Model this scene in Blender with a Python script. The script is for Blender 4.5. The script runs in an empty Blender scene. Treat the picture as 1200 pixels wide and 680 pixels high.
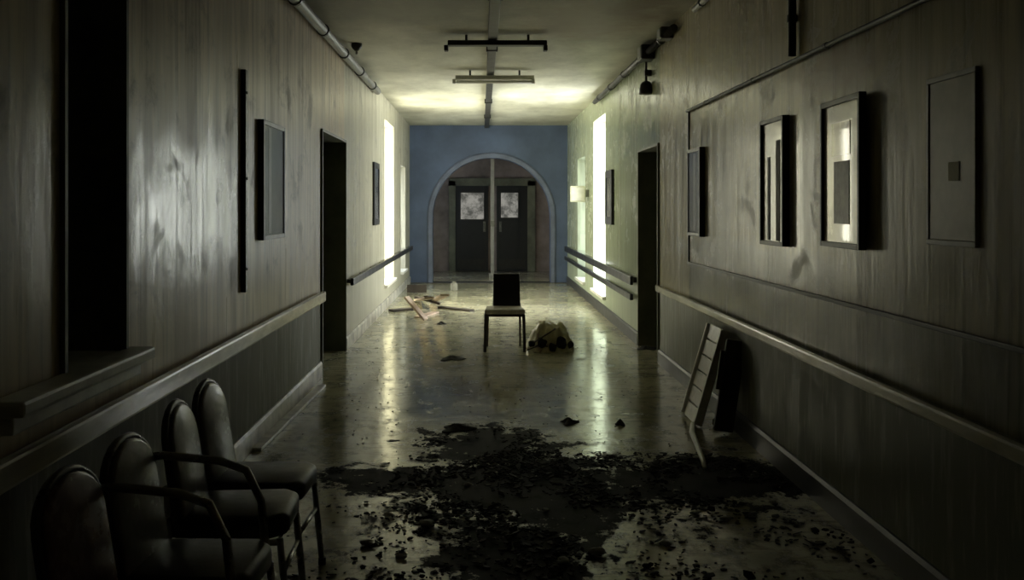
import bpy, bmesh, math, random
from mathutils import Vector, Matrix
random.seed(7)
SC = bpy.context.scene
COL = SC.collection
PI = math.pi

# ------------------------------------------------------------------ camera model
F, CX, CY, HC = 1150.0, 564.0, 244.0, 1.52      # focal px, vanishing point, eye height
XL, XR, H, YF = -1.453, 1.747, 3.198, 19.9       # corridor shell
def P(px, py, D):
    s = F / D
    return Vector(((px - CX) / s, D, HC - (py - CY) / s))
def FL(px, py, z=0.0):                           # a point on the floor (or at height z)
    s = (py - CY) / (HC - z)
    return Vector(((px - CX) / s, F / s, z))
def DL(px): return F * (-XL) / (CX - px)         # depth of a column on the left / right wall
def DR(px): return F * XR / (px - CX)

# ------------------------------------------------------------------ materials
def new_mat(name):
    m = bpy.data.materials.new(name); m.use_nodes = True
    nt = m.node_tree; nt.nodes.clear()
    return m, nt
class N:
    """thin node helper"""
    def __init__(s, nt): s.nt = nt
    def node(s, t, **kw):
        n = s.nt.nodes.new(t)
        for k, v in kw.items(): setattr(n, k, v)
        return n
    def link(s, a, b): s.nt.links.new(a, b)
    def coords(s, scale=(1, 1, 1)):
        tc = s.node('ShaderNodeTexCoord'); mp = s.node('ShaderNodeMapping')
        mp.inputs['Scale'].default_value = scale
        s.link(tc.outputs['Object'], mp.inputs['Vector']); return mp.outputs['Vector']
    def noise(s, scale=(1, 1, 1), sc=5, detail=6, rough=.6, dist=0.0):
        n = s.node('ShaderNodeTexNoise')
        n.inputs['Scale'].default_value = sc; n.inputs['Detail'].default_value = detail
        n.inputs['Roughness'].default_value = rough; n.inputs['Distortion'].default_value = dist
        s.link(s.coords(scale), n.inputs['Vector']); return n.outputs['Fac']
    def ramp(s, fac, a, b, ca=(0, 0, 0, 1), cb=(1, 1, 1, 1)):
        r = s.node('ShaderNodeValToRGB')
        r.color_ramp.elements[0].position = a; r.color_ramp.elements[0].color = ca
        r.color_ramp.elements[1].position = b; r.color_ramp.elements[1].color = cb
        s.link(fac, r.inputs['Fac']); return r.outputs['Color']
    def mix(s, fac, a, b, mode='MIX'):
        n = s.node('ShaderNodeMix', data_type='RGBA', blend_type=mode)
        for sock, v in ((n.inputs[0], fac), (n.inputs[6], a), (n.inputs[7], b)):
            if isinstance(v, (int, float)): sock.default_value = v
            elif isinstance(v, tuple): sock.default_value = v if len(v) == 4 else (*v, 1)
            else: s.link(v, sock)
        return n.outputs[2]
    def math(s, op, a, b=0.0, clamp=False):
        n = s.node('ShaderNodeMath', operation=op, use_clamp=clamp)
        for sock, v in zip(n.inputs, (a, b)):
            if isinstance(v, (int, float)): sock.default_value = v
            else: s.link(v, sock)
        return n.outputs[0]
    def xyz(s):
        tc = s.node('ShaderNodeTexCoord'); sp = s.node('ShaderNodeSeparateXYZ')
        s.link(tc.outputs['Object'], sp.inputs[0]); return sp.outputs
    def step(s, v, edge, w=.004):                # 0 below edge, 1 above
        n = s.node('ShaderNodeMapRange')
        n.inputs['From Min'].default_value = edge - w; n.inputs['From Max'].default_value = edge + w
        s.link(v, n.inputs['Value']); return n.outputs['Result']
    def blob(s, cx, cy, rx, ry, axes=(0, 1), wob=.35, nsc=3.0, soft=.35):
        """irregular stain: 1 inside, 0 outside"""
        o = s.xyz()
        a = s.math('DIVIDE', s.math('SUBTRACT', o[axes[0]], cx), rx)
        b = s.math('DIVIDE', s.math('SUBTRACT', o[axes[1]], cy), ry)
        d = s.math('SQRT', s.math('ADD', s.math('MULTIPLY', a, a), s.math('MULTIPLY', b, b)))
        w = s.math('MULTIPLY', s.math('SUBTRACT', s.noise(sc=nsc, detail=8, rough=.7), .5), 2 * wob * 2)
        d = s.math('ADD', d, w)
        m = s.node('ShaderNodeMapRange')
        m.inputs['From Min'].default_value = 1 + soft; m.inputs['From Max'].default_value = 1 - soft
        s.link(d, m.inputs['Value']); return m.outputs['Result']
    def out(s, color, rough=.5, metal=0.0, bump=None, bstr=.3, bdist=.01, spec=.5, coat=0.0):
        b = s.node('ShaderNodeBsdfPrincipled'); o = s.node('ShaderNodeOutputMaterial')
        for k, v in (('Base Color', color), ('Roughness', rough), ('Metallic', metal)):
            if isinstance(v, (int, float)): b.inputs[k].default_value = v
            elif isinstance(v, tuple): b.inputs[k].default_value = (*v[:3], 1)
            else: s.link(v, b.inputs[k])
        b.inputs['Specular IOR Level'].default_value = spec
        b.inputs['Coat Weight'].default_value = coat
        if bump is not None:
            n = s.node('ShaderNodeBump'); n.inputs['Strength'].default_value = bstr; n.inputs['Distance'].default_value = bdist
            s.link(bump, n.inputs['Height']); s.link(n.outputs['Normal'], b.inputs['Normal'])
        s.link(b.outputs[0], o.inputs[0]); return b

def simple(name, col, rough=.5, metal=0.0, var=.35, sc=8, stretch=(1, 1, 1), bstr=.15, spec=.5, coat=0.0):
    m, nt = new_mat(name); n = N(nt)
    f = n.noise(stretch, sc, 6)
    c = n.mix(n.ramp(f, .3, .7), tuple(v * (1 - var) for v in col), tuple(min(1, v * (1 + var * .6)) for v in col))
    r = n.math('ADD', n.math('MULTIPLY', n.math('SUBTRACT', f, .5), .3), rough, True)
    n.out(c, r, metal, n.noise(stretch, sc * 3, 4), bstr, .005, spec, coat)
    return m

def wall_paint(name, upper, lower, split, far_col, far_edge, mid=None, mid_edge=None, stain=None, painted_sheen=False):
    m, nt = new_mat(name); n = N(nt); o = n.xyz()
    up = n.mix(n.step(o[1], far_edge, .05), upper, far_col)
    lo = n.mix(n.step(o[1], far_edge, .05), lower, tuple(v * .75 for v in far_col))
    c = n.mix(n.step(o[2], split, .004), lo, up)
    if mid:
        band = n.math('MULTIPLY', n.math('SUBTRACT', n.step(o[2], split), n.step(o[2], mid_edge)), n.math('SUBTRACT', 1.0, n.step(o[1], 8.25, .01)))
        c = n.mix(band, c, mid)
    streak = n.noise((3.2, 3.2, .28), 2.0, 6, .6)                      # vertical drips
    c = n.mix(n.math('MULTIPLY', n.math('MULTIPLY', n.ramp(streak, .38, .62), .5), n.step(o[2], .76, .1)), c, n.mix(1.0, c, (.33, .30, .24), 'MULTIPLY'))
    thin = n.noise((7, 7, .22), 3.0, 4, .6)
    c = n.mix(n.math('MULTIPLY', n.math('MULTIPLY', n.ramp(thin, .52, .62), .45), n.step(o[2], .76, .1)), c, n.mix(1.0, c, (.35, .31, .25), 'MULTIPLY'))
    fine = n.noise((4, 4, .6), 4, 5, .6)
    c = n.mix(n.math('MULTIPLY', n.ramp(fine, .52, .66), .3), c, (.55, .53, .42))
    peel = n.noise((1, 1, 1.2), 2.6, 10, .72, .4)                   # peeled patches
    pk = n.math('MULTIPLY', n.ramp(peel, .54, .64), n.step(o[2], 1.06, .05))
    c = n.mix(n.math('MULTIPLY', pk, .45), c, (.20, .195, .165))
    if stain:
        for (cy, cz, ry, rz, col, k) in stain:
            c = n.mix(n.math('MULTIPLY', n.blob(cy, cz, ry, rz, (1, 2)), k), c, col)
    r = n.math('ADD', .11, n.math('MULTIPLY', n.ramp(streak, .3, .75), .22))
    r = n.math('ADD', r, n.math('MULTIPLY', pk, .2), True)
    r = n.math('ADD', r, n.math('MULTIPLY', n.math('SUBTRACT', 1.0, n.step(o[2], split, .01)), .25), True)
    if painted_sheen:                                                       # window glow on the wall, put into its colour and gloss
        sheen = n.math('MAXIMUM', n.blob(5.0, 1.52, .95, .30, (1, 2), wob=.45, nsc=4, soft=.3), n.blob(3.22, 1.52, .10, .34, (1, 2), wob=.3, nsc=4, soft=.3))
        sheen = n.math('MULTIPLY', sheen, n.math('SUBTRACT', 1.0, n.math('MULTIPLY', n.ramp(thin, .5, .6), .6)))
        r = n.math('ADD', r, n.math('MULTIPLY', n.math('SUBTRACT', 1.0, sheen), .14), True)
        c = n.mix(n.math('MULTIPLY', sheen, .6), c, (.66, .58, .46))  # lighter tone paints in the reflected window light
    h = n.math('ADD', n.math('MULTIPLY', streak, 1.0), n.math('ADD', n.math('MULTIPLY', peel, .4), n.math('MULTIPLY', fine, .25)))
    b = n.out(c, r, 0, n.math('ADD', h, n.math('MULTIPLY', thin, .5)), .16, .012, .3)
    if painted_sheen: n.link(n.math('ADD', .3, n.math('MULTIPLY', sheen, .6)), b.inputs['Specular IOR Level'])
    return m

M = {}
M['wall_l'] = wall_paint('left_wall_paint', (.70, .58, .40), (.19, .19, .135), .76, (.52, .50, .38), 10.4, painted_sheen=True)
M['wall_r'] = wall_paint('right_wall_paint', (.70, .64, .44), (.17, .175, .125), .76, (.44, .50, .35), 9.6,
                         (.30, .29, .21), 1.06, stain=[(4.9, 2.2, .55, .12, (.34, .19, .15), .65), (6.6, 1.18, 1.9, .12, (.56, .59, .58), .75), (5.25, 1.7, .12, .45, (.24, .22, .17), .6), (7.1, 1.6, .2, .4, (.26, .25, .19), .6), (4.2, 1.7, .10, .4, (.24, .24, .18), .5)])
def ceiling_mat():
    m, nt = new_mat('ceiling_plaster'); n = N(nt)
    f = n.noise((1, .6, 1), 1.6, 9, .65)
    c = n.mix(n.ramp(f, .35, .65), (.33, .32, .24), (.58, .57, .45))
    c = n.mix(n.math('MULTIPLY', n.blob(1.0, 8.6, .55, 1.2), .7), c, (.30, .20, .14))
    c = n.mix(n.math('MULTIPLY', n.blob(-.7, 8.0, .9, 1.0), .6), c, (.16, .16, .12))
    c = n.mix(n.math('MULTIPLY', n.blob(1.4, 7.3, .35, 1.3), .6), c, (.18, .12, .08))
    n.out(c, .55, 0, n.noise((1, 1, 1), 14, 6), .25, .01)
    return m
M['ceil'] = ceiling_mat()
def floor_mat():
    m, nt = new_mat('wet_linoleum'); n = N(nt)
    f = n.noise((1, .8, 1), 1.3, 9, .66)
    c = n.mix(n.ramp(f, .35, .68), (.36, .35, .23), (.64, .61, .43))
    dirt = n.noise((1, .7, 1), 7, 8, .7)
    c = n.mix(n.math('MULTIPLY', n.ramp(dirt, .50, .60), .65), c, (.06, .057, .036))
    scuff = n.noise((.5, 2.2, 1), 4.5, 7, .7)
    c = n.mix(n.math('MULTIPLY', n.ramp(scuff, .54, .62), .5), c, (.07, .066, .045))
    # the big spill of black muck and its satellites
    muck = n.blob(.30, 5.35, .70, .95, wob=.8, nsc=3.2, soft=.45)
    muck = n.math('MAXIMUM', muck, n.blob(1.30, 5.5, .75, .55, wob=.8, nsc=3.6, soft=.45))
    muck = n.math('MAXIMUM', muck, n.blob(.05, 6.35, .42, .5, wob=.9, nsc=4.4, soft=.45))
    muck = n.math('MAXIMUM', muck, n.blob(-.50, 5.5, .48, .30, wob=.9, nsc=4.2, soft=.45))
    muck = n.math('MAXIMUM', muck, n.blob(.15, 4.2, .35, .7, wob=.8, nsc=4.6, soft=.45))
    speck = n.noise((1, .7, 1), 9, 8, .78)
    muck = n.ramp(n.math('ADD', n.math('MULTIPLY', muck, .62), n.math('MULTIPLY', n.math('SUBTRACT', speck, .5), 1.5)), .24, .42)
    near = n.math('SUBTRACT', 1.0, n.step(n.xyz()[1], 6.6, 1.2))
    muck = n.math('MAXIMUM', muck, n.math('MULTIPLY', n.math('MULTIPLY', n.ramp(n.noise((1, .6, 1), 3.4, 9, .75), .54, .60), .85), near))
    muck = n.math('MAXIMUM', muck, n.math('MULTIPLY', n.ramp(n.noise((1, .6, 1), 2.4, 9, .72), .60, .64), .6))
    c = n.mix(muck, c, (.008, .008, .006))
    r = n.math('ADD', .07, n.math('MULTIPLY', n.ramp(f, .3, .8), .13))
    r = n.math('ADD', r, n.math('MULTIPLY', n.ramp(dirt, .5, .65), .18))
    r = n.math('ADD', r, n.math('MULTIPLY', muck, .55), True)
    h = n.math('ADD', n.math('MULTIPLY', dirt, .7), n.math('MULTIPLY', n.noise((1, 1, 1), 2.2, 3), 1.2))
    b = n.out(c, r, 0, h, .12, .012, .5)
    n.link(n.math('SUBTRACT', .5, n.math('MULTIPLY', muck, .42)), b.inputs['Specular IOR Level'])
    return m
M['floor'] = floor_mat()
M['blue'] = simple('blue_wall_paint', (.085, .12, .20), .55, var=.3, sc=1.6)
M['arch'] = simple('pale_blue_moulding', (.13, .155, .22), .5, var=.3, sc=4)
M['vest'] = simple('grimy_vestibule_plaster', (.33, .275, .25), .7, var=.45, sc=2)
M['vestgreen'] = simple('vestibule_green_paint', (.25, .31, .20), .6, var=.3, sc=3)
M['darkdoor'] = simple('dark_door_paint', (.012, .014, .013), .55, var=.4, sc=4)
M['jamb'] = simple('dark_jamb_paint', (.17, .18, .12), .55, var=.5, sc=3)
M['greendoor'] = simple('worn_green_door', (.09, .10, .075), .5, var=.4, sc=3, stretch=(3, 3, .4))
M['black'] = simple('black_frame_lacquer', (.010, .010, .010), .4, var=.3, sc=10)
M['mat_paper'] = simple('aged_mat_board', (.80, .79, .64), .7, var=.15, sc=5)
M['mat_gloss'] = simple('satin_mat_board', (.92, .90, .74), .24, var=.1, sc=5, coat=.3)
M['silver_gloss'] = simple('glossy_silvery_print', (.60, .60, .54), .2, var=.2, sc=5, coat=.3)
M['print'] = simple('faded_print', (.30, .30, .25), .4, spec=.4, var=.6, sc=9)
M['print_tint'] = simple('yellowed_print', (.80, .82, .42), .24, coat=.3, var=.2, sc=6)
M['grey_print'] = simple('grey_print', (.20, .205, .21), .6, spec=.2, var=.5, sc=4)
M['silver'] = simple('silvery_print', (.40, .40, .36), .5, var=.25, sc=5)
M['notice'] = simple('dull_notice_board', (.46, .45, .40), .35, var=.3, sc=5)
M['metal_d'] = simple('dark_conduit', (.035, .034, .028), .5, .3, var=.4, sc=12)
M['metal_g'] = simple('dull_galvanised_pipe', (.22, .22, .19), .45, .5, var=.4, sc=10)
M['chrome'] = simple('worn_chrome_tube', (.42, .42, .40), .3, .9, var=.3, sc=20)
M['rim'] = simple('pale_worn_piping', (.06, .06, .056), .3, var=.35, sc=12)
M['vinyl'] = simple('dark_vinyl', (.022, .022, .023), .38, var=.3, sc=14)
M['vinyl_back'] = simple('grey_vinyl', (.30, .29, .28), .24, var=.3, sc=10)
M['vinyl_red'] = simple('maroon_vinyl', (.24, .15, .14), .26, var=.3, sc=10)
M['rail_pale'] = simple('cream_rail_gloss', (.70, .66, .52), .22, var=.3, sc=4, stretch=(2, .5, 2))
M['rail_dark'] = simple('dark_rail', (.010, .011, .014), .4, var=.3, sc=6)
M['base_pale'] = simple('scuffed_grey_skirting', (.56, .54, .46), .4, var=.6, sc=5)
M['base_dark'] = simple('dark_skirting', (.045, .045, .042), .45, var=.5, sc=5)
M['wood_pink'] = simple('pale_raw_timber', (.55, .42, .32), .6, var=.3, sc=5)
M['wood_dark'] = simple('dark_wet_timber', (.05, .038, .028), .6, var=.4, sc=6)
M['wood_grey'] = simple('weathered_grey_timber', (.86, .84, .78), .36, var=.25, sc=7)
M['white'] = simple('white_enamel', (.78, .77, .69), .4, var=.2, sc=8)
M['sign'] = simple('cream_sign_plastic', (.62, .62, .48), .4, var=.2, sc=8)
M['heap'] = simple('mouldy_olive_cloth', (.72, .68, .42), .38, var=.3, sc=9, bstr=.5)
M['muck'] = simple('black_leaf_mulch', (.012, .011, .008), .8, var=.5, sc=12)
M['rag'] = simple('dark_rag', (.022, .022, .016), .8, var=.5, sc=12)
M['chip'] = simple('plaster_chip', (.30, .29, .23), .7, var=.4, sc=14)
M['post'] = simple('pale_post_paint', (.42, .41, .38), .5, var=.3, sc=5)
M['seat_tan'] = simple('taupe_seat_pad', (.72, .67, .62), .5, var=.25, sc=10)

def emit(name, col, strength):
    m, nt = new_mat(name); n = N(nt)
    e = n.node('ShaderNodeEmission'); o = n.node('ShaderNodeOutputMaterial')
    e.inputs['Color'].default_value = (*col, 1); e.inputs['Strength'].default_value = strength
    n.link(e.outputs[0], o.inputs[0]); return m
M['pane_r'] = emit('frosted_daylight_pane_cool', (.94, .97, .98), 15.0)
M['pane_dim'] = emit('dim_frosted_pane', (.85, .92, 1.0), 4.0)
M['pane_l'] = emit('frosted_daylight_pane_warm', (1.0, .97, .77), 13.0)
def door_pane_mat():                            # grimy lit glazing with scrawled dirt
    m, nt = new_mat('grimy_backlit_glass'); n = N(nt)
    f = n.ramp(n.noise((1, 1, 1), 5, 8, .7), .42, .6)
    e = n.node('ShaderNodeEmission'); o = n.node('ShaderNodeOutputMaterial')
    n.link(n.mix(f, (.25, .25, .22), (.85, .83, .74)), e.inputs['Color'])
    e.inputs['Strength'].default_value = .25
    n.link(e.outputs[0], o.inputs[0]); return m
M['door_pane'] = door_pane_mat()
M['pane_fill'] = emit('vestibule_fill_glow', (.72, .82, 1.0), 2.6)  # added fill glow for the vestibule, out of view
def glass_mat():
    m, nt = new_mat('picture_glass'); n = N(nt)
    t = n.node('ShaderNodeBsdfTransparent'); g = n.node('ShaderNodeBsdfGlossy'); mx = n.node('ShaderNodeMixShader')
    fr = n.node('ShaderNodeFresnel'); ge = n.node('ShaderNodeNewGeometry')
    n.link(n.math('SUBTRACT', 1.45, n.math('MULTIPLY', ge.outputs['Backfacing'], 1.45 - 1 / 1.45)), fr.inputs['IOR'])
    g.inputs['Roughness'].default_value = .12
    o = n.node('ShaderNodeOutputMaterial')
    n.link(fr.outputs[0], mx.inputs[0]); n.link(t.outputs[0], mx.inputs[1]); n.link(g.outputs[0], mx.inputs[2])
    n.link(mx.outputs[0], o.inputs[0]); return m
M['glass'] = glass_mat()

# ------------------------------------------------------------------ mesh builder
class MB:
    def __init__(s): s.bm = bmesh.new()
    def box(s, a, b, bev=0.0, rot=None):
        a, b = Vector(a), Vector(b); c = (a + b) / 2; d = b - a
        tb = bmesh.new(); bmesh.ops.create_cube(tb, size=1)
        bmesh.ops.scale(tb, vec=(abs(d.x), abs(d.y), abs(d.z)), verts=tb.verts)
        if bev > 0: bmesh.ops.bevel(tb, geom=tb.edges[:], offset=bev, segments=2, affect='EDGES', profile=.6)
        if rot is not None: bmesh.ops.transform(tb, matrix=rot, verts=tb.verts)
        bmesh.ops.translate(tb, vec=c, verts=tb.verts); return s.join(tb)
    def join(s, tb):
        me = bpy.data.meshes.new('t'); tb.to_mesh(me); tb.free(); s.bm.from_mesh(me); bpy.data.meshes.remove(me); return s
    def beam(s, p, q, w, h, bev=.002, roll=0.0):          # rectangular bar between two points
        p, q = Vector(p), Vector(q); d = q - p
        tb = bmesh.new(); bmesh.ops.create_cube(tb, size=1)
        bmesh.ops.scale(tb, vec=(w, h, d.length), verts=tb.verts)
        if bev: bmesh.ops.bevel(tb, geom=tb.edges[:], offset=bev, segments=1, affect='EDGES')
        R = d.to_track_quat('Z', 'Y').to_matrix().to_4x4() @ Matrix.Rotation(roll, 4, 'Z')
        bmesh.ops.transform(tb, matrix=Matrix.Translation((p + q) / 2) @ R, verts=tb.verts); return s.join(tb)
    def tube(s, pts, r, seg=10, caps=True):
        pts = [Vector(p) for p in pts]; bm = s.bm; rings = []
        up = None
        for i, p in enumerate(pts):
            t = (pts[min(i + 1, len(pts) - 1)] - pts[max(i - 1, 0)]).normalized()
            if up is None: up = t.orthogonal().normalized()
            up = (up - t * up.dot(t)).normalized(); sd = t.cross(up)
            rr = r[i] if isinstance(r, (list, tuple)) else r
            rings.append([bm.verts.new(p + (up * math.cos(2 * PI * k / seg) + sd * math.sin(2 * PI * k / seg)) * rr) for k in range(seg)])
        for A, B in zip(rings, rings[1:]):
            for k in range(seg): bm.faces.new((A[k], A[(k + 1) % seg], B[(k + 1) % seg], B[k]))
        if caps: bm.faces.new(rings[0][::-1]); bm.faces.new(rings[-1])
        return s
    def sphere(s, c, r, sz=(1, 1, 1), u=14, v=10):
        tb = bmesh.new(); bmesh.ops.create_uvsphere(tb, u_segments=u, v_segments=v, radius=r)
        bmesh.ops.scale(tb, vec=sz, verts=tb.verts); bmesh.ops.translate(tb, vec=Vector(c), verts=tb.verts); return s.join(tb)
    def prism(s, outline, axis_vec):                       # polygon extruded along a vector
        a = Vector(axis_vec); bm = s.bm
        A = [bm.verts.new(Vector(p)) for p in outline]; B = [bm.verts.new(Vector(p) + a) for p in outline]
        n = len(A)
        for k in range(n): bm.faces.new((A[k], A[(k + 1) % n], B[(k + 1) % n], B[k]))
        bm.faces.new(A[::-1]); bm.faces.new(B); return s
    def build(s, name, mat, parent=None, smooth=False, mods=()):
        bmesh.ops.recalc_face_normals(s.bm, faces=s.bm.faces)
        if parent is not None:
            off = world_base(parent)
            bmesh.ops.translate(s.bm, vec=-off, verts=s.bm.verts)
        me = bpy.data.meshes.new(name); s.bm.to_mesh(me); s.bm.free()
        me.materials.append(mat)
        if smooth:
            for p in me.polygons: p.use_smooth = True
        o = bpy.data.objects.new(name, me); COL.objects.link(o)
        if parent is not None: o.parent = parent
        for (t, kw) in mods:
            md = o.modifiers.new(t.title(), t)
            for k, v in kw.items(): setattr(md, k, v)
        return o
def world_base(o):
    v = Vector(o.location)
    while o.parent: o = o.parent; v = v + Vector(o.location)
    return v
def tag(o, label, cat, group=None):
    o['label'] = label; o['category'] = cat
    if group: o['group'] = group
    return o
def thing(name, label, cat, loc=(0, 0, 0), group=None):
    o = bpy.data.objects.new(name, None); COL.objects.link(o); o.location = loc
    o.empty_display_size = .1
    return tag(o, label, cat, group)
def struct(o): o['kind'] = 'structure'; return o
def copy_tree(o, parent=None):
    c = o.copy(); COL.objects.link(c)
    if parent: c.parent = parent
    for ch in list(o.children): copy_tree(ch, c)
    return c

# ------------------------------------------------------------------ room shell
def wall_slab(x_face, x_back, y0, y1, z1, holes):
    """a wall along y with rectangular holes (ya, yb, za, zb)"""
    ys = sorted({y0, y1, *[v for h in holes for v in h[:2]]}); zs = sorted({0.0, z1, *[v for h in holes for v in h[2:]]})
    ys2 = []
    for a, b in zip(ys, ys[1:]): ys2.append(a)
    ys2.append(ys[-1]); ys = ys2
    def solid(i, j):
        if i < 0 or j < 0 or i >= len(ys) - 1 or j >= len(zs) - 1: return False
        cy, cz = (ys[i] + ys[i + 1]) / 2, (zs[j] + zs[j + 1]) / 2
        return not any(h[0] < cy < h[1] and h[2] < cz < h[3] for h in holes)
    mb = MB(); bm = mb.bm; V = {}
    def v(x, i, j):
        k = (x, i, j)
        if k not in V: V[k] = bm.verts.new((x, ys[i], zs[j]))
        return V[k]
    for i in range(len(ys) - 1):
        for j in range(len(zs) - 1):
            if not solid(i, j): continue
            for x in (x_face, x_back): bm.faces.new((v(x, i, j), v(x, i + 1, j), v(x, i + 1, j + 1), v(x, i, j + 1)))
            for (di, dj, a, b) in ((-1, 0, (i, j), (i, j + 1)), (1, 0, (i + 1, j), (i + 1, j + 1)), (0, -1, (i, j), (i + 1, j)), (0, 1, (i, j + 1), (i + 1, j + 1))):
                if not solid(i + di, j + dj):
                    bm.faces.new((v(x_face, *a), v(x_face, *b), v(x_back, *b), v(x_back, *a)))
    return mb

YB = -2.5                                                    # corridor end behind the camera
# openings: (ya, yb, za, zb)
LW = (3.38, 3.99, .90, 3.02)                                 # blind recess near left
LD = (8.87, 10.45, 0.0, 2.24)                                # left doorway
L1 = (14.75, 16.3, .35, 2.86)
L2 = (17.7, 18.8, .35, 2.3)
RD = (9.62, 10.85, 0.0, 2.16)                                # right doorway
R1 = (13.8, 15.3, .26, 2.86)
R2 = (16.5, 17.8, .26, 2.4)
TW = .36
struct(wall_slab(XL, XL - TW, YB, YF + .3, H, [LW, LD, L1, L2]).build('wall_left', M['wall_l']))
struct(wall_slab(XR, XR + TW, YB, YF + .3, H, [RD, R1, R2]).build('wall_right', M['wall_r']))
struct(MB().box((XL - .9, YB - .3, -.2), (XR + .9, 24.6, 0)).build('floor', M['floor']))
struct(MB().box((XL - .9, YB - .3, H), (XR + .9, 24.6, H + .2)).build('ceiling', M['ceil']))
struct(MB().box((XL - TW, YB - .2, 0), (XR + TW, YB, H)).build('wall_back', M['wall_l']))
# far wall with the round arch
ACX, AR, ASP = (576 - CX) / 57.8, 69 / 57.8, HC + (244 - 254) / 57.8
def arch_wall():
    mb = MB(); bm = mb.bm; n = 40
    y0, y1 = YF, YF + .30
    arc = [(ACX + AR * math.cos(PI * k / n), ASP + AR * math.sin(PI * k / n)) for k in range(n + 1)]
    path = [(ACX + AR, 0.0)] + arc + [(ACX - AR, 0.0)]
    outer = [(XR, 0.0)] + [(XR if k == 0 else XL if k == n else arc[k][0], H if 0 < k < n else H) for k in range(n + 1)] + [(XL, 0.0)]
    outer[1] = (XR, H); outer[-2] = (XL, H)
    Fv = lambda pts, y: [bm.verts.new((p[0], y, p[1])) for p in pts]
    a0, o0, a1, o1 = Fv(path, y0), Fv(outer, y0), Fv(path, y1), Fv(outer, y1)
    for k in range(len(path) - 1):
        bm.faces.new((a0[k], a0[k + 1], o0[k + 1], o0[k])); bm.faces.new((a1[k], a1[k + 1], o1[k + 1], o1[k]))
        bm.faces.new((a0[k], a0[k + 1], a1[k + 1], a1[k]))
    return mb
struct(arch_wall().build('wall_far', M['blue']))
def arch_trim():
    mb = MB(); bm = mb.bm; n = 40; rings = []
    pts = [(ACX + AR, 0, 1, 0)] + [(ACX + AR * math.cos(PI * k / n), ASP + AR * math.sin(PI * k / n), math.cos(PI * k / n), math.sin(PI * k / n)) for k in range(n + 1)] + [(ACX - AR, 0, -1, 0)]
    for (x, z, cx, cz) in pts:
        rings.append([bm.verts.new((x + cx * w, y, z + cz * w)) for (w, y) in ((0, YF - .001), (0, YF - .025), (.08, YF - .03), (.11, YF - .015), (.11, YF - .001))])
    for A, B in zip(rings, rings[1:]):
        for k in range(5): bm.faces.new((A[k], A[(k + 1) % 5], B[(k + 1) % 5], B[k]))
    return mb
struct(arch_trim().build('trim_1', M['arch']))
# vestibule beyond the arch
VY = 23.6
struct(MB().box((XL - .2, VY, 0), (XR + .3, VY + .2, H)).build('wall_vestibule_back', M['vest']))
struct(MB().box((XL - .35, YF + .3, 0), (XL - .15, VY + .2, H)).box((XL - .16, YF + .3, 0), (XL - .14, VY, 1.1)).build('wall_vestibule_left', M['vestgreen']))
struct(MB().box((XR + .12, YF + .3, 0), (XR + .32, VY + .2, H)).build('wall_vestibule_right', M['vest']))
struct(MB().box((XL - .2, YF + .3, 2.72), (XR + .2, VY, 2.8)).build('ceiling_vestibule', M['vest']))
# vestibule double doors
sv = F / VY
def vx(px): return (px - CX) / sv
def vz(py): return HC - (py - CY) / sv
def leaf(n, x0, x1, pa, pb, pt, pbm):
    ztop = vz(218)
    mb = MB()
    y0, y1 = VY - .07, VY - .02
    gx0, gx1, gz0, gz1 = vx(pa), vx(pb), vz(pbm), vz(pt)
    mb.box((x0, y0, .01), (gx0, y1, ztop), .004).box((gx1, y0, .01), (x1, y1, ztop), .004)
    mb.box((gx0, y0, .01), (gx1, y1, gz0), .004).box((gx0, y0, gz1), (gx1, y1, ztop), .004)
    d = mb.build('door_%d' % n, M['darkdoor']); d['kind'] = 'structure'
    MB().box((gx0, y1 - .02, gz0), (gx1, y1 - .012, gz1)).build('glass_pane', M['door_pane'], d)
    f = MB()
    for (a, b, c, e) in ((gx0 - .03, gx1 + .03, gz0 - .03, gz0), (gx0 - .03, gx1 + .03, gz1, gz1 + .03), (gx0 - .03, gx0, gz0, gz1), (gx1, gx1 + .03, gz0, gz1)):
        f.box((a, y0 - .015, c), (b, y0 + .005, e), .003)
    f.build('glazing_bead', M['black'], d)
    MB().box((x0 + .06, y0 - .008, .06), (x1 - .06, y0 + .001, .30), .002).build('kick_plate', M['metal_d'], d)
    hx = x1 - .09 if n == 3 else x0 + .09
    MB().box((hx - .03, y0 - .012, .95), (hx + .03, y0 + .001, 1.2), .003).tube([(hx, y0 - .01, 1.0), (hx, y0 - .06, 1.02), (hx, y0 - .06, 1.13), (hx, y0 - .01, 1.15)], .01).build('push_handle', M['metal_g'], d)
leaf(3, vx(534), vx(572), 540, 567, 226, 257)
leaf(4, vx(582), vx(618), 587, 607, 226, 255)
fr = MB()
for (a, b) in ((526, 534), (618, 627)): fr.box((vx(a), VY - .1, 0), (vx(b), VY + .01, vz(212)), .004)
fr.box((vx(526), VY - .1, vz(218)), (vx(627), VY + .01, vz(209)), .004)
struct(fr.build('trim_2', M['jamb']))
# slender post standing in the arch
post = thing('pillar', 'slender pale post standing in the middle of the dark archway, in front of the double doors', 'pillar', (.245, 21.4, 0))
MB().box((.205, 21.36, .08), (.285, 21.44, 2.72), .008).build('shaft', M['post'], post)
MB().box((.17, 21.32, 0), (.32, 21.47, .09), .01).build('foot', M['post'], post)
MB().box((.20, 21.33, 1.12), (.29, 21.362, 1.24), .004).build('switch_box', M['metal_g'], post)

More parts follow.
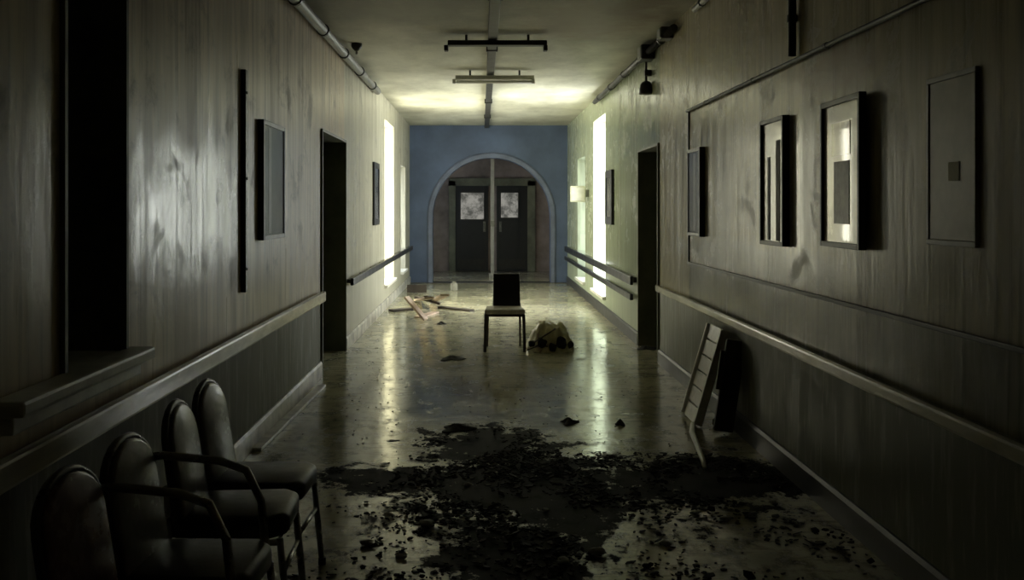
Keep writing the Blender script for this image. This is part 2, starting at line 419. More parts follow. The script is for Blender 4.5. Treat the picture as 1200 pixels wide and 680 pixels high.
# recess, doorways: linings and the doors standing in them
def lining(n, x_face, sgn, hole, mat, with_sill=False):
    ya, yb, za, zb = hole; t = .025; xo = x_face - sgn * .02 ; xb = x_face + sgn * TW
    mb = MB()
    lo, hi = min(xo, xb), max(xo, xb)
    mb.box((lo, ya, za), (hi, ya + t, zb)).box((lo, yb - t, za), (hi, yb, zb)).box((lo, ya + t, zb - t), (hi, yb - t, zb))
    return struct(mb.build('trim_%d' % n, mat))
def slab_door(n, x, hole, mat, side):
    ya, yb, za, zb = hole
    mb = MB().box((x, ya + .027, .008), (x + .045, yb - .027, zb - .027), .003)
    xf = x + (.045 if side > 0 else 0)
    d = struct(mb.build('door_%d' % n, mat))
    pn = MB()
    for (z0, z1) in ((.25, .95), (1.1, zb - .22)):
        pn.box((xf - .01, ya + .2, z0), (xf + .01, yb - .2, z1), .006)
    pn.build('panel', mat, d)
    hy = ya + .12
    MB().tube([(xf, hy, 1.02), (xf + side * .05, hy, 1.02), (xf + side * .055, hy + .1, 1.02)], .011).box((xf - .004, hy - .03, .93), (xf + .006 if side > 0 else xf - .006, hy + .03, 1.11)).build('door_handle', M['metal_g'], d)
    return d
lining(3, XL, -1, LD, M['jamb']); slab_door(1, XL - TW + .02, LD, M['darkdoor'], 1)
lining(4, XR, 1, RD, M['jamb']); slab_door(2, XR + TW - .07, RD, M['darkdoor'], -1)
lining(5, XL, -1, LW, M['jamb'])
b = MB()                                                     # boarded-up back of the recess
for k in range(4):
    y0 = LW[0] + .03 + k * .138
    b.box((XL - .30, y0, LW[2]), (XL - .275, y0 + .134, LW[3] - .03), .003)
w = struct(b.build('window_1', M['darkdoor']))
MB().box((XL - .27, LW[0] + .03, .9), (XL + .0, LW[1] - .03, .945), .004).box((XL, LW[0] - .5, .9), (XL + .11, LW[1] + .06, .95), .012).box((XL - .0, LW[0] - .46, .84), (XL + .06, LW[1] + .03, .898), .006).build('window_sill', M['white'], w)
MB().box((XL - .274, LW[0] + .03, 1.5), (XL - .25, LW[1] - .03, 1.58), .004).box((XL - .274, LW[0] + .03, 2.3), (XL - .25, LW[1] - .03, 2.38), .004).build('batten', M['wood_dark'], w)
# daylight windows in the side walls
def window(n, x_face, sgn, hole, mat, rows, cols):
    ya, yb, za, zb = hole
    xb = x_face + sgn * (TW - .06)
    lo, hi = sorted((xb - .025, xb + .025)); mb = MB(); t = .06
    mb.box((lo, ya, za), (hi, ya + t, zb)).box((lo, yb - t, za), (hi, yb, zb)).box((lo, ya + t, za), (hi, yb - t, za + t)).box((lo, ya + t, zb - t), (hi, yb - t, zb))
    for k in range(1, cols):
        y = ya + (yb - ya) * k / cols; mb.box((lo + .005, y - .018, za + t), (hi - .005, y + .018, zb - t))
    for k in range(1, rows):
        z = za + (zb - za) * k / rows; mb.box((lo + .008, ya + t, z - .015), (hi - .008, yb - t, z + .015))
    w = struct(mb.build('window_%d' % n, M['white']))
    px = xb + sgn * .02
    MB().box((px - .002, ya + .02, za + .02), (px + .002, yb - .02, zb - .02)).build('frosted_pane', mat, w)
    s0, s1 = sorted((x_face - sgn * .05, xb))
    e0, e1 = sorted((x_face - sgn * .05, x_face))
    MB().box((e0, ya - .04, za - .03), (e1, yb + .04, za + .015), .006).box((min(x_face, xb - sgn * .03), ya + .002, za + .002), (max(x_face, xb - sgn * .03), yb - .002, za + .015), .002).build('window_sill', M['white'], w)
window(2, XL, -1, L1, M['pane_l'], 4, 3)
window(3, XL, -1, L2, M['pane_dim'], 4, 3)
window(4, XR, 1, R1, M['pane_r'], 4, 2)
window(5, XR, 1, R2, M['pane_dim'], 4, 3)

sm = MB()                                                   # unseen glow added to light the vestibule, shaped like a side window
sx_ = XL - .15
for (a, b2, c, d) in ((20.75, 21.95, .8, .86), (20.75, 21.95, 2.14, 2.2), (20.75, 20.81, .86, 2.14), (21.89, 21.95, .86, 2.14), (21.33, 21.37, .86, 2.14)):
    sm.box((sx_ + .011, a, c), (sx_ + .05, b2, d), .004)
w = struct(sm.build('window_6', M['white']))
MB().box((sx_ + .012, 20.8, .85), (sx_ + .018, 21.9, 2.15)).build('frosted_pane', M['pane_fill'], w)
# skirtings and mouldings
def skirting(name, x, sgn, spans, mat, h=.13):
    mb = MB()
    for (a, b) in spans:
        prof = [(0, 0), (.022, 0), (.022, h - .02), (.012, h), (0, h)]
        mb.prism([(x + sgn * p[0], a, p[1]) for p in prof], (0, b - a, 0))
    return struct(mb.build(name, mat))
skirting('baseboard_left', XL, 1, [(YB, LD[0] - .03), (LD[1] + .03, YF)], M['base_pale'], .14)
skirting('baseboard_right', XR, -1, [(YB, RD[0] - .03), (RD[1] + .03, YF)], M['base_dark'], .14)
struct(MB().box((XR - .018, YB, 1.052), (XR, 8.25, 1.072), .004).build('trim_6', M['base_dark']))
struct(MB().box((XR - .012, 8.23, 1.06), (XR, 8.26, 2.34), .004).build('trim_7', M['base_dark']))
th = MB().box((XL, 19.86, 0), (XR, 20.22, .012), .004); struct(th.build('trim_8', M['base_dark']))

# ------------------------------------------------------------------ rails
def rail(name, label, x, sgn, spans, mat, z0=.68, z1=.79, off=.05, t=.035, double=False):
    a0 = spans[0][0]
    e = thing(name, label, 'handrail', (x, a0, 0))
    for (a, b) in spans:
        mb = MB()
        xs = sorted((x + sgn * off, x + sgn * (off + t)))
        mb.box((xs[0], a, z0), (xs[1], b, z1), .012)
        if double: mb.box((xs[0], a, z0 - .17), (xs[1], b, z0 - .10), .01)
        mb.build('rail_board', mat, e)
        n = max(2, int((b - a) / 1.1) + 1)
        for k in range(n):
            y = a + .12 + (b - a - .24) * k / (n - 1)
            xx = sorted((x, x + sgn * (off + .004)))
            MB().box((xx[0], y - .025, z0 + .02), (xx[1], y + .025, z1 - .02), .004).build('bracket', M['metal_d'], e)
rail('handrail', 'cream bumper rail along the right wall under the framed pictures', XR, -1, [(YB + .1, 9.5)], M['rail_pale'], .715, .775, .03, .035)
rail('handrail', 'dark double handrail on the far right wall beyond the doorway', XR, -1, [(10.95, 19.6)], M['rail_dark'], .66, .76, .05, .04, True)
rail('handrail', 'cream bumper rail along the left wall above the row of chairs', XL, 1, [(YB + .1, 8.75)], M['rail_pale'], .69, .78, .03, .04)
rail('handrail', 'dark handrail on the far left wall between the doorway and the blue wall', XL, 1, [(10.5, 19.6)], M['rail_dark'], .69, .77, .05, .04)

# ------------------------------------------------------------------ pipes and ceiling fittings
def conduit(name, label, pts, r, mat, clip_every=1.5, clip_dir=(0, 0, 1)):
    e = thing(name, label, 'pipe', pts[0])
    MB().tube(pts, r, 12).build('tube', mat, e, True)
    L = Vector(pts[-1]) - Vector(pts[0]); n = max(2, int(L.length / clip_every))
    for k in range(n):
        p = Vector(pts[0]) + L * ((k + .5) / n); d = L.normalized()
        c = Vector(clip_dir)
        MB().tube([p - d * .02, p + d * .02], r * 1.25, 12).beam(p, p + c, r * .8, .03, 0).build('pipe_clip', M['metal_d'], e)
    return e
conduit('pipe', 'dark pipe high on the left wall just under the ceiling', [(XL + .06, YB + .1, 3.09), (XL + .06, 13.2, 3.09)], .045, M['metal_g'], 1.3, (-.058, 0, 0))
conduit('pipe', 'dark pipe high on the right wall under the ceiling, beside the hanging bell', [(XR - .06, 8.6, 3.10), (XR - .06, 14.6, 3.10)], .035, M['metal_d'], 1.2, (.058, 0, 0))
conduit('pipe', 'short pale pipe high on the right wall near the ceiling', [(XR - .03, 6.9, 3.12), (XR - .03, 7.9, 3.12)], .025, M['metal_g'], .5, (.031, 0, 0))
conduit('pipe', 'thin dark conduit running lengthwise above the framed pictures on the right wall', [(XR - .018, YB + .1, 2.335), (XR - .018, 8.25, 2.335)], .013, M['metal_d'], 1.2, (.017, 0, 0))
conduit('pipe', 'upright dark conduit dropping from ceiling to the picture-height conduit on the right wall', [(XR - .03, 5.42, 2.36), (XR - .03, 5.42, 3.19)], .022, M['metal_d'], .4, (.028, 0, 0))
e = thing('wall_batten', 'upright black bar on the left wall beside the deep frame', 'bar', (XL, 5.95, 1.01))
MB().box((XL, 5.93, 1.01), (XL + .03, 5.975, 2.36), .004).build('bar', M['black'], e)
for z in (1.15, 1.7, 2.22): MB().tube([(XL + .029, 5.952, z), (XL + .036, 5.952, z)], .009, 8).build('screw', M['metal_d'], e)
e = thing('cable_duct', 'dark duct running along the middle of the ceiling to the blue wall', 'duct', (.11, 1.0, H))
MB().box((.11 - .045, YB + .2, H - .055), (.11 + .045, YF - .002, H - .001), .006).build('casing', M['metal_d'], e)
for k in range(7):
    y = 2.6 + k * 2.5
    MB().box((.11 - .06, y - .03, H - .066), (.11 + .06, y + .03, H - .001), .004).build('strap', M['metal_d'], e)
def batten(label, D, x, mat, tubes, drop):
    e = thing('ceiling_light', label, 'ceiling light', (x, D, H), 'tube lights crossing the ceiling duct')
    w = .48; z = H - drop
    MB().box((x - w, D - .055, z - .05), (x + w, D + .055, z), .012).build('housing', mat, e)
    for sx in (-1, 1):
        MB().box((x + sx * w - .035, D - .045, z - .10), (x + sx * w + .005, D + .045, z - .045), .008).build('lamp_holder', mat, e)
        MB().tube([(x + sx * .3, D, z - .01), (x + sx * .3, D, H)], .012, 8).build('stem', M['metal_d'], e)
    if tubes:
        for dy in (-.03, .03):
            MB().tube([(x - w + .01, D + dy, z - .075), (x + w - .01, D + dy, z - .075)], .016, 10).build('lamp_tube', M['white'], e, True)
batten('nearer tube light across the ceiling duct, a dark bare housing', 9.5, .155, M['metal_d'], False, .058)
batten('farther tube light across the ceiling duct, with pale white tubes', 11.95, .165, M['white'], True, .066)
e = thing('smoke_detector', 'small dark round detector on the ceiling near the left wall', 'detector', (-1.27, 10.0, H))
MB().tube([(-1.27, 10, H), (-1.27, 10, H - .03), (-1.27, 10, H - .05), (-1.27, 10, H - .075)], [.055, .055, .045, .02], 16).build('body', M['metal_d'], e, True)
MB().tube([(-1.27, 10, H - .07), (-1.27, 10, H - .11)], .012, 8).build('sensor', M['metal_g'], e)
# hanging bell on its bracket
bp = Vector((XR - .05, 10.1, 2.74))
e = thing('alarm_bell', 'dark round bell hanging below the pipe boxes high on the right wall', 'bell', (XR - .05, 10.1, 2.74))
MB().tube([bp + Vector((0, 0, z)) for z in (.09, .08, .05, 0, -.045, -.05)], [.012, .04, .062, .072, .078, .06], 18).build('gong', M['black'], e, True)
MB().tube([bp + Vector((0, 0, .08)), bp + Vector((0, 0, .30))], .012, 8).build('stem', M['metal_d'], e)
MB().box(bp + Vector((-.02, -.03, .14)), bp + Vector((.05, .03, .20)), .004).build('bracket', M['metal_d'], e)
for (lab, y, z, s) in (('larger dark junction box on the high right-hand pipe, above the hanging bell', 10.0, 3.10, .075), ('smaller dark junction box on the high right-hand pipe, nearest the viewer', 9.0, 3.12, .055)):
    e = thing('junction_box', lab, 'junction box', (XR - .06, y, z))
    MB().box((XR - .06 - s, y - s * 1.6, z - s), (XR, y + s * 1.6, z + s * .95), .01).build('casing', M['metal_d'], e)
    MB().box((XR - .068 - s, y - s * 1.3, z - s * .8), (XR - .058 - s, y + s * 1.3, z + s * .8), .004).build('cover', M['metal_g'], e)

# ------------------------------------------------------------------ framed pictures
def frame(label, x, sgn, y0, y1, z0, z1, d, border, inner, art=None, cat='picture'):
    """sgn: direction out of the wall"""
    name = 'picture_frame'
    e = thing(name, label, cat, (x, (y0 + y1) / 2, z0))
    xs = sorted((x, x + sgn * d)); mb = MB()
    mb.box((xs[0], y0, z0), (xs[1], y0 + border, z1), .004).box((xs[0], y1 - border, z0), (xs[1], y1, z1), .004)
    mb.box((xs[0], y0 + border, z0), (xs[1], y1 - border, z0 + border), .004).box((xs[0], y0 + border, z1 - border), (xs[1], y1 - border, z1), .004)
    mb.build('frame', M['black'], e)
    xa = x + sgn * (d - .016); xx = sorted((xa - sgn * .006, xa))
    MB().box((xx[0], y0 + border, z0 + border), (xx[1], y1 - border, z1 - border)).build('mat_board', inner, e)
    if art:
        for (fy0, fy1, fz0, fz1, m, nm) in art:
            ya, yb = y0 + (y1 - y0) * fy0, y0 + (y1 - y0) * fy1; za, zb = z0 + (z1 - z0) * fz0, z0 + (z1 - z0) * fz1
            xx = sorted((xa, xa + sgn * .003)); MB().box((xx[0], ya, za), (xx[1], yb, zb)).build(nm, m, e)
    if inner in (M['mat_gloss'], M['silver_gloss']): return e
    xg = xa + sgn * .008; xx = sorted((xg, xg + sgn * .002))
    MB().box((xx[0], y0 + border, z0 + border), (xx[1], y1 - border, z1 - border)).build('glass', M['glass'], e)
    return e
big = frame('largest framed print on the right wall, white mat around a small grey upright picture', XR, -1, 4.40, 4.96, 1.33, 2.045, .035, .026, M['mat_gloss'],
      [(.30, .68, .16, .58, M['print'], 'print'), (.28, .74, .62, .84, M['print_tint'], 'tinted_print')])
big.rotation_euler.z = math.radians(-1.75); big.location.x -= .0105
frame('middle deep black frame on the right wall with a silvery streaked print', XR, -1, 5.56, 6.02, 1.30, 2.05, .042, .025, M['silver_gloss'],
      [(.20, .36, .04, .82, M['grey_print'], 'print'), (.62, .72, .04, .70, M['grey_print'], 'print')])
frame('smallest deep black frame of the row on the right wall, closest to the dark doorway', XR, -1, 7.66, 8.12, 1.295, 2.0, .045, .028, M['grey_print'],
      [(.42, .62, .06, .94, M['silver'], 'print')])
frame('little dark framed picture on the pale green far right wall beyond the doorway', XR, -1, 12.9, 13.55, 1.30, 2.03, .04, .10, M['silver'])
frame('deep dark frame on the left wall with a grey panel, beside the upright black bar', XL, 1, 6.38, 7.08, 1.31, 2.10, .04, .03, M['grey_print'],
      [(.30, .42, .05, .95, M['silver'], 'print')])
frame('small dark framed picture on the far left wall beyond the doorway', XL, 1, 13.1, 13.75, 1.29, 2.14, .03, .08, M['grey_print'])
e = thing('notice_board', 'dim bare notice board near the right edge, nearest the viewer on the right wall', 'notice board', (XR, 3.65, 1.47))
MB().box((XR - .012, 3.46, 1.40), (XR, 3.80, 2.0), .004).build('board', M['notice'], e)
f = MB()
for (a, b2, c, d) in ((3.44, 3.82, 1.38, 1.40), (3.44, 3.82, 2.0, 2.02), (3.44, 3.46, 1.40, 2.0), (3.80, 3.82, 1.40, 2.0)): f.box((XR - .016, a, c), (XR, b2, d), .003)
f.build('frame', M['notice'], e)
MB().box((XR - .015, 3.56, 1.62), (XR - .0115, 3.64, 1.69)).build('paper_scrap', M['mat_paper'], e)
# projecting sign box, far right
e = thing('sign_box', 'cream box sign sticking out of the far right wall beside the bright windows', 'sign', (XR, 16.0, 1.62))
MB().box((XR - .30, 15.88, 1.62), (XR - .06, 15.99, 1.88), .01).build('case', M['sign'], e)
MB().box((XR - .07, 15.90, 1.70), (XR, 15.97, 1.82), .006).build('wall_bracket', M['metal_g'], e)
MB().box((XR - .28, 15.872, 1.645), (XR - .08, 15.882, 1.855), .003).build('face', M['white'], e)

# ------------------------------------------------------------------ chairs along the left wall
def pad(mb, outline, a, thick, bev):
    """cushion from a closed outline (3D points) extruded by vector a and rounded"""
    tb = MB(); tb.prism(outline, a)
    bmesh.ops.recalc_face_normals(tb.bm, faces=tb.bm.faces)
    es = [e for e in tb.bm.edges if len(e.link_faces) == 2 and e.calc_face_angle(0) > .6]
    bmesh.ops.bevel(tb.bm, geom=es, offset=bev, segments=3, affect='EDGES', profile=.5)
    return mb.join(tb.bm)
def foot(leg):
    me = leg.data; lo = min(v.co.z for v in me.vertices); vs_ = [v.co for v in me.vertices if v.co.z < lo + .004]
    c = sum(vs_, Vector()) / len(vs_)
    MB().tube([(c.x, c.y, 0), (c.x, c.y, .03)], .0165, 10).build('rubber_foot', M['vinyl'], leg)
def wall_chair(label, group, back_mat, arms=False):
    """faces +x, origin on the floor"""
    e = thing('side_chair', label, 'chair', (0, 0, 0), group)
    w = .19
    # seat
    o = [(-.19, -w + .02, .36), (.17, -w, .36), (.225, -w + .06, .36), (.225, w - .06, .36), (.17, w, .36), (-.19, w - .02, .36)]
    pad(MB(), o, (0, 0, .082), .082, .026).build('seat', M['vinyl'], e, True)
    # back: round-topped panel leaning back
    bw, zb, zt = .165, .42, .795
    lean = lambda z: -.175 - (z - .45) * .17
    out2 = [(-bw, zb), (bw, zb)] + [(bw * math.cos(t), zt - .12 + .12 * math.sin(t)) for t in [PI * k / 12 for k in range(13)]]
    out3 = [(lean(z), y, z) for (y, z) in out2]
    pad(MB(), out3, (.045, 0, .008), .045, .014).build('backrest', back_mat, e, True)
    # welt that rims the back
    rim = [(lean(z) + .018, y * 1.06, z + (.010 if z > zb + .01 else 0)) for (y, z) in out2[1:]] + [(lean(zb) + .012, -bw * 1.06, zb)]
    MB().tube(rim, .013, 8).build('back_frame', M['rim'], e, True)
    for sy in (-1, 1):
        y = sy * (w - .015)
        _l = MB().tube([(.20, y, .365), (.215, y, .2), (.235, y, .0)], [.013, .013, .012], 8).build('leg', M['chrome'], e, True); foot(_l)
        _l = MB().tube([(lean(.55) + .0, sy * .172, .55), (-.185, y, .37), (-.20, y, .25), (-.235, y, .0)], [.013, .013, .013, .012], 8).build('leg', M['chrome'], e, True); foot(_l)
        MB().tube([(-.19, y, .35), (.205, y, .35)], .011, 8).build('seat_rail', M['chrome'], e, True)
        if arms:
            yy = sy * (w - .005)
            MB().tube([(lean(.70), sy * .17, .70), (lean(.70) + .06, yy, .705), (.03, yy, .69), (.12, yy, .66), (.17, yy, .56), (.19, y, .365)], .014, 8).build('arm', M['chrome'], e, True)
    MB().tube([(.21, -w + .015, .24), (.21, w - .015, .24)], .009, 8).build('stretcher', M['chrome'], e, True)
    return e
GC = 'dark padded chairs along the left wall'
c1 = wall_chair('farthest dark padded chair of the row by the left wall, nearest the doorway', GC, M['vinyl_back'])
c1.location = (-.92, 4.02, 0); c1.rotation_euler.z = math.radians(-2)
c2 = copy_tree(c1); c2['label'] = 'second farthest dark padded chair of the row by the left wall'
c2.location = (-.91, 3.60, 0); c2.rotation_euler.z = math.radians(2)
c3 = wall_chair('third chair from the far end of the left wall row, with bent metal arms', GC, M['vinyl_back'], True)
c3.location = (-.90, 3.04, 0); c3.rotation_euler.z = math.radians(-3)
c4 = wall_chair('nearest chair of the row by the left wall, dark reddish back low in the corner', GC, M['vinyl_red'])
c4.location = (-.92, 2.645, 0); c4.rotation_euler.z = math.radians(-4)

# ------------------------------------------------------------------ chair in the middle of the corridor (faces the viewer)
def mid_chair():
    D = 10.35; x0 = (591.5 - CX) / 111
    e = thing('dining_chair', 'lone dark-backed chair standing in the middle of the corridor', 'chair', (x0, D, 0))
    w = .215
    o = [(x0 - w, D - .01, .40), (x0 + w, D - .01, .40), (x0 + w * .88, D + .40, .40), (x0 - w * .88, D + .40, .40)]
    pad(MB(), o, (0, 0, .05), .05, .014).build('seat', M['seat_tan'], e, True)
    ap = MB()
    ap.box((x0 - w + .03, D, .372), (x0 + w - .03, D + .022, .398), .003).box((x0 - w * .85, D + .37, .355), (x0 + w * .85, D + .392, .398), .003)
    for sx in (-1, 1): ap.beam((x0 + sx * (w - .02), D + .02, .377), (x0 + sx * (w * .85), D + .38, .377), .04, .02, .002)
    ap.build('apron', M['wood_dark'], e)
    xb = x0 + .03
    pad(MB(), [(xb - .15, D + .385, .43), (xb + .15, D + .385, .43), (xb + .145, D + .44, .80), (xb - .145, D + .44, .80)], (0, .035, 0), .035, .012).build('backrest', M['black'], e, True)
    for sx in (-1, 1):
        MB().beam((x0 + sx * (w - .015), D + .012, .40), (x0 + sx * (w - .005), D + .0, 0), .026, .026, .003).build('leg', M['wood_dark'], e)
        MB().tube([(xb + sx * .13, D + .46, .74), (xb + sx * .14, D + .41, .45), (x0 + sx * .175, D + .40, .38), (x0 + sx * .18, D + .46, 0)], [.012, .013, .013, .010], 8).build('leg', M['wood_dark'], e, True)
mid_chair()

# ------------------------------------------------------------------ heap beside it
def heap():
    bm = bmesh.new(); bmesh.ops.create_icosphere(bm, subdivisions=5, radius=1)
    from mathutils import noise as mn
    c = Vector(((646 - CX) / 111, 10.55, 0))
    holes = [((-.28, -.62, .35), .30), ((.40, -.60, .36), .34), ((.06, -.75, .15), .24), ((-.62, -.45, .2), .2)]
    for v in bm.verts:
        p = v.co.copy(); r = math.hypot(p.x, p.y); up = p.z > 0
        ang = math.atan2(p.y, p.x)
        z = .275 * (1 - min(1, r) ** 3.4) ** .9 if up else 0.0
        if up:
            z *= 1 + .22 * mn.noise(p * 2.6) + .16 * mn.noise(p * 6) + .08 * mn.noise(p * 13)
            fold = .5 + .5 * math.sin(ang * 9 + 2.5 * mn.noise(p * 2))
            z -= .05 * fold ** 3 * r
            for (hx, hy, hr) in ((-.36, -.62, .17), (.38, -.62, .20), (.02, -.80, .15), (-.75, -.35, .12), (.74, -.38, .13)):
                q = math.hypot(p.x - hx, (p.y - hy) * .8)
                if q < hr: z *= .22
        v.co = Vector((p.x * (.265 + .03 * mn.noise(Vector((math.cos(ang), math.sin(ang), 0)) * 2)), p.y * .26, max(0.0, z))) + c
    mb = MB(); mb.bm.free(); mb.bm = bm
    e = thing('rubbish_heap', 'low rounded olive heap with hollow shade shaped as dark lumps, on the floor right of the lone chair', 'heap', c)
    mb.build('bundle', M['heap'], e, True)
    for (dx, dy, dz, rr) in ((-.10, -.225, .10, .05), (.105, -.22, .10, .058), (.01, -.245, .055, .045), (-.20, -.15, .08, .04), (.20, -.16, .07, .04)):  # shade of the heap's hollows, shaped as black lumps
        tb = MB().sphere(c + Vector((dx, dy, dz)), rr, (1, .6, 1.05))
        for v in tb.bm.verts: v.co += (v.co - c - Vector((dx, dy, dz))) * .5 * mn.noise(v.co * 22)
        tb.build('hollow_shade', M['rag'], e, True)
    for k in range(6):                                        # splints poking out of it
        a = random.uniform(-2.8, -.3)
        p = c + Vector((random.uniform(-.2, .2), -.12, random.uniform(.05, .25))); q = c + Vector((.30 * math.cos(a), -.27, .012 + .02 * k))
        MB().beam(p, q, .018, .012, .001).build('splint', M['wood_dark'] if k % 2 else M['wood_pink'], e)
heap()

# ------------------------------------------------------------------ leaning panel, board and stick at the right wall
def leaning_panel():
    e = thing('slatted_panel', 'pale narrow slatted wooden panel leaning against the right wall', 'panel', (1.56, 7.0, 0))
    y0, y1 = 6.78, 7.26; b = Vector((1.50, 0, .012)); t = Vector((1.69, 0, .665)); d = (t - b)
    def pt(u, y): return Vector((b.x + d.x * u, y, b.z + d.z * u))
    ang = math.atan2(d.x, d.z)
    for y in (y0 + .03, y1 - .03): MB().beam(pt(0, y), pt(1, y), .028, .06, .003).build('side_rail', M['wood_grey'], e)
    rot = Matrix.Rotation(ang, 4, 'Y')
    for k in range(6):
        u = .07 + .86 * k / 5
        c = pt(u, (y0 + y1) / 2); hw = Vector((.010, (y1 - y0) / 2 - .055, .053))
        MB().box(c - hw, c + hw, .003, rot).build('slat', M['wood_grey'], e)
leaning_panel()
e = thing('plank', 'dark board leaning upright on the right wall, just right of the pale slatted panel', 'plank', (1.66, 6.55, 0))
MB().beam((1.625, 6.60, .02), (1.715, 6.60, .63), .035, .13, .004).build('board', M['wood_dark'], e)
MB().beam((1.60, 6.60, .30), (1.635, 6.60, .56), .02, .05, .002).build('cleat', M['wood_dark'], e)
e = thing('stick', 'bent pale stick on the floor in front of the leaning slatted panel', 'stick', (1.45, 6.5, 0))
pts = [FL(812, 497, .02), FL(811, 507, .02), FL(818, 525, .018), FL(824, 540, .018), FL(826, 548, .016)]
MB().tube(pts, [.017, .02, .018, .016, .012], 8).build('branch', M['wood_grey'], e, True)
MB().tube([pts[2], pts[2] + Vector((.06, -.08, .0))], [.011, .006], 8).build('twig', M['wood_grey'], e, True)
tag(MB().beam(FL(838, 495, .03), FL(858, 490, .03), .05, .04, .004).build('wood_block', M['wood_grey']), 'short grey block of wood at the foot of the leaning board', 'block')

# ------------------------------------------------------------------ broken timber, far left
GP = 'broken boards piled at the far left'
def plank(label, p, q, w, h, m, group=GP):
    p, q = Vector(p), Vector(q)
    o = MB().beam(p, q, w, h, .003).build('plank', m); tag(o, label, 'board', group); return o
plank('pale pinkish board leaning diagonally in front of the far left pile', FL(476, 348, .32), FL(499, 375, .02), .13, .03, M['wood_pink'])
plank('pale board standing propped up at the back of the far left pile', FL(503, 349, .42), FL(489, 352, .02), .12, .025, M['wood_pink'])
plank('pale board leaning rightwards on top of the far left pile', FL(521, 346, .40), FL(507, 353, .03), .12, .025, M['wood_pink'])
plank('dark board lying across the middle of the far left pile', FL(486, 348, .17), FL(516, 356, .07), .12, .03, M['wood_dark'])
plank('pale short board flat at the front of the far left pile', FL(490, 372, .012), FL(510, 366, .012), .12, .022, M['wood_pink'])
plank('dark board lying flat to the right of the far left pile', FL(516, 360, .016), FL(553, 364, .016), .10, .03, M['wood_dark'])
plank('dark board lying flat to the left of the far left pile, by the wall', FL(458, 364, .016), FL(484, 362, .016), .14, .03, M['wood_dark'])
plank('dark board standing on edge against the blue wall behind the far left pile', FL(477, 338.4, .075), FL(500, 338.4, .075), .03, .14, M['wood_dark'])
plank('dark broken board behind the far left pile, tilted up', FL(499, 349, .30), FL(510, 350, .02), .06, .05, M['wood_dark'])
tag(MB().box(FL(532, 341) + Vector((-.05, -.06, 0)), FL(532, 341) + Vector((.05, .06, .14)), .02, Matrix.Rotation(.5, 4, 'Z')).box(FL(532, 341) + Vector((-.03, -.05, .14)), FL(532, 341) + Vector((.04, .03, .17)), .01).build('rubble_block', M['chip']), 'small pale block on the floor near the threshold of the arch, left of the post', 'block')
# detached skirting on the left floor
e = tag(MB().beam(FL(377, 452, .012), FL(300, 527, .012), .07, .022, .003).build('skirting_strip', M['base_pale']), 'pale loose strip lying on the floor along the left wall between chairs and doorway', 'strip')
e = tag(MB().beam(FL(352, 456, .012), FL(300, 500, .012), .05, .022, .003).build('skirting_strip', M['base_dark']), 'dark loose strip between the pale strip and the left wall', 'strip')
# dark rags / flat litter
def rag(label, px, py, rx, ry):
    c = FL(px, py); bm = bmesh.new(); n = 22; rings = []
    for j in range(5):
        f = 1 - j / 5.0; ring = []
        for k in range(n):
            a = 2 * PI * k / n; r = f * (1 + .25 * math.sin(3 * a + px) + .15 * math.sin(5 * a + py))
            ring.append(bm.verts.new(c + Vector((rx * r * math.cos(a), ry * r * math.sin(a), .004 + .03 * (1 - f) * (1 + .5 * math.sin(a * 4 + j))))))
        rings.append(ring)
    for A, B in zip(rings, rings[1:]):
        for k in range(n): bm.faces.new((A[k], A[(k + 1) % n], B[(k + 1) % n], B[k]))
    bm.faces.new(rings[-1]); bm.faces.new([v for v in rings[0]][::-1])
    mb = MB(); mb.bm.free(); mb.bm = bm
    tag(mb.build('rag', M['rag'], None, True), label, 'rag')
rag('dark crumpled rag on the floor left of the lone chair legs', 530, 421, .12, .12)
rag('dark rag on the floor left of the bright floor streak, above the muck', 667, 496, .06, .08)
rag('tiny dark rag on the floor in front of the far left pile', 517, 380, .06, .08)
rag('small dark rag on the floor right of the bright floor streak', 727, 498, .035, .06)
rag('long dark rag at the top edge of the black muck', 536, 503, .11, .12)
rag('dark rag at the foot of the right doorway', 757, 409, .10, .12)

# ------------------------------------------------------------------ litter
from mathutils import noise as mnoise
def density(x, y):
    d = 0
    for (cx, cy, rx, ry, k) in ((.30, 5.35, .8, 1.0, 1), (1.2, 5.5, .7, .55, .9), (-.5, 5.45, .5, .35, .6), (.05, 6.3, .4, .5, .6), (.2, 4.2, .9, .8, .6), (1.2, 4.0, .5, .9, .4), (-.5, 4.6, .5, .5, .3)):
        q = ((x - cx) / rx) ** 2 + ((y - cy) / ry) ** 2
        d = max(d, k * max(0, 1.5 - q))
    c = mnoise.fractal(Vector((x * 2.2, y * 1.8, 3.1)), 1.0, 2.0, 5)
    return d * max(0, .25 + 1.3 * c) 
def flake(bm, x, y, s, tilt=.5, z=0.0):
    n = random.choice((4, 5, 6)); a0 = random.random() * 6.3
    ta, tm = random.random() * 6.3, random.uniform(0, tilt)
    top = []; bot = []
    for k in range(n):
        a = a0 + 2 * PI * k / n; r = s * random.uniform(.6, 1.1)
        px, py = r * math.cos(a) * 1.2, r * math.sin(a)
        pz = (px * math.cos(ta) + py * math.sin(ta)) * tm
        top.append([px, py, pz]); 
    m = min(p[2] for p in top)
    T = [bm.verts.new((x + p[0], y + p[1], z + p[2] - m + .005)) for p in top]
    B = [bm.verts.new((x + p[0], y + p[1], z + p[2] - m + .001)) for p in top]
    bm.faces.new(T); bm.faces.new(B[::-1])
    for k in range(n): bm.faces.new((T[k], B[k], B[(k + 1) % n], T[(k + 1) % n]))
mb = MB(); k = 0
while k < 4200:
    x, y = random.uniform(-1.3, 1.7), random.uniform(3.2, 7.2)
    if random.random() < density(x, y): flake(mb.bm, x, y, random.uniform(.004, .010 + .018 * random.random() ** 3)); k += 1
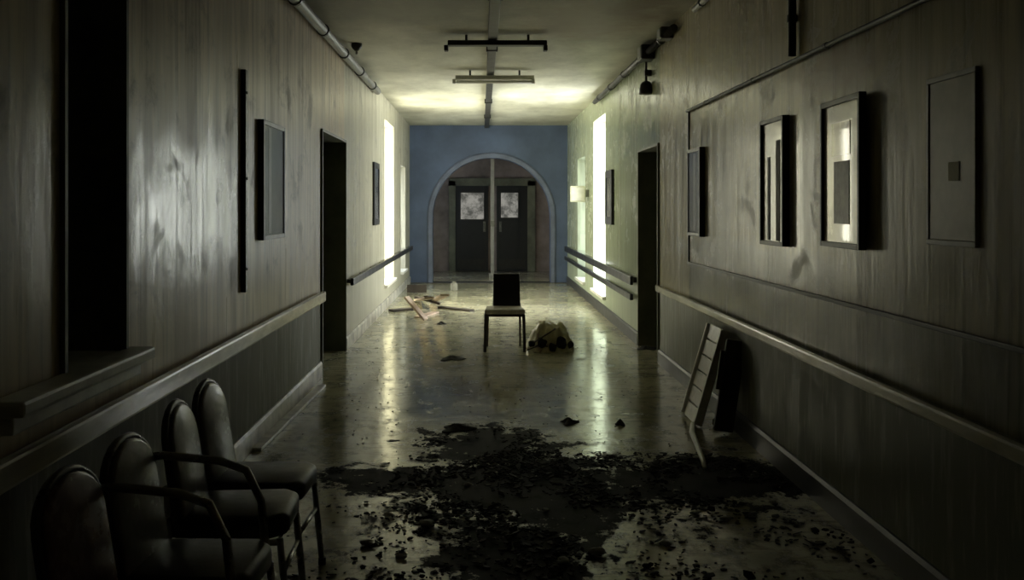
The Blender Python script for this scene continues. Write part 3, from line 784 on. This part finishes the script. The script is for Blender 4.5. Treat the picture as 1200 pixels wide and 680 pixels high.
o = mb.build('leaf_litter', M['muck']); o['kind'] = 'stuff'; tag(o, 'black mulch of leaves and muck spread over the wet floor', 'litter')
mb = MB()
for k in range(700):
    x, y = random.uniform(-1.35, 1.68), random.uniform(3.0, 13)
    flake(mb.bm, x, y, random.uniform(.003, .009), .3)
o = mb.build('paint_flakes', M['chip']); o['kind'] = 'stuff'; tag(o, 'tiny fallen paint flakes scattered over the corridor floor', 'flakes')

for (px, py, r) in ((500, 617, .03), (455, 606, .02), (548, 570, .018), (430, 640, .025), (470, 655, .02), (700, 650, .03), (660, 660, .022), (780, 640, .02), (520, 640, .016), (615, 520, .014), (850, 610, .02), (640, 600, .016)):
    bm = bmesh.new(); bmesh.ops.create_icosphere(bm, subdivisions=2, radius=r); q = FL(px, py)
    for v in bm.verts:
        d = 1 + .5 * mnoise.noise(v.co / r * 1.3 + q * 9); v.co = Vector((v.co.x * d * 1.3, v.co.y * d, v.co.z * d * .5)) 
    lo = min(v.co.z for v in bm.verts); bmesh.ops.translate(bm, vec=q + Vector((0, 0, .001 - lo)), verts=bm.verts)
    mb = MB(); mb.bm.free(); mb.bm = bm
    tag(mb.build('plaster_chunk', M['chip']), 'small pale lump of fallen plaster lying in the foreground muck', 'rubble', 'lumps of plaster in the muck')

# ------------------------------------------------------------------ light, camera, colour
w = bpy.data.worlds.new('World'); SC.world = w; w.use_nodes = True
w.node_tree.nodes['Background'].inputs[0].default_value = (.5, .55, .6, 1); w.node_tree.nodes['Background'].inputs[1].default_value = .05
cam = bpy.data.cameras.new('Camera'); co = bpy.data.objects.new('Camera', cam); COL.objects.link(co)
co.location = (0, 0, HC); co.rotation_euler = (PI / 2, 0, 0)
cam.sensor_width = 36; cam.sensor_fit = 'HORIZONTAL'; cam.lens = 36 * F / 1200
cam.shift_x = (600 - CX) / 1200; cam.shift_y = -(340 - CY) / 1200
cam.clip_start = .05; cam.clip_end = 200
SC.camera = co
vs = SC.view_settings
vs.view_transform = 'Standard'; vs.look = 'None'; vs.gamma = 1; vs.use_curve_mapping = False
vs.exposure = 0.4
SC.display_settings.display_device = 'sRGB'
SC.cycles.use_denoising = True
SC.cycles.max_bounces = 10; SC.cycles.diffuse_bounces = 6; SC.cycles.glossy_bounces = 5
SC.cycles.sample_clamp_indirect = 6
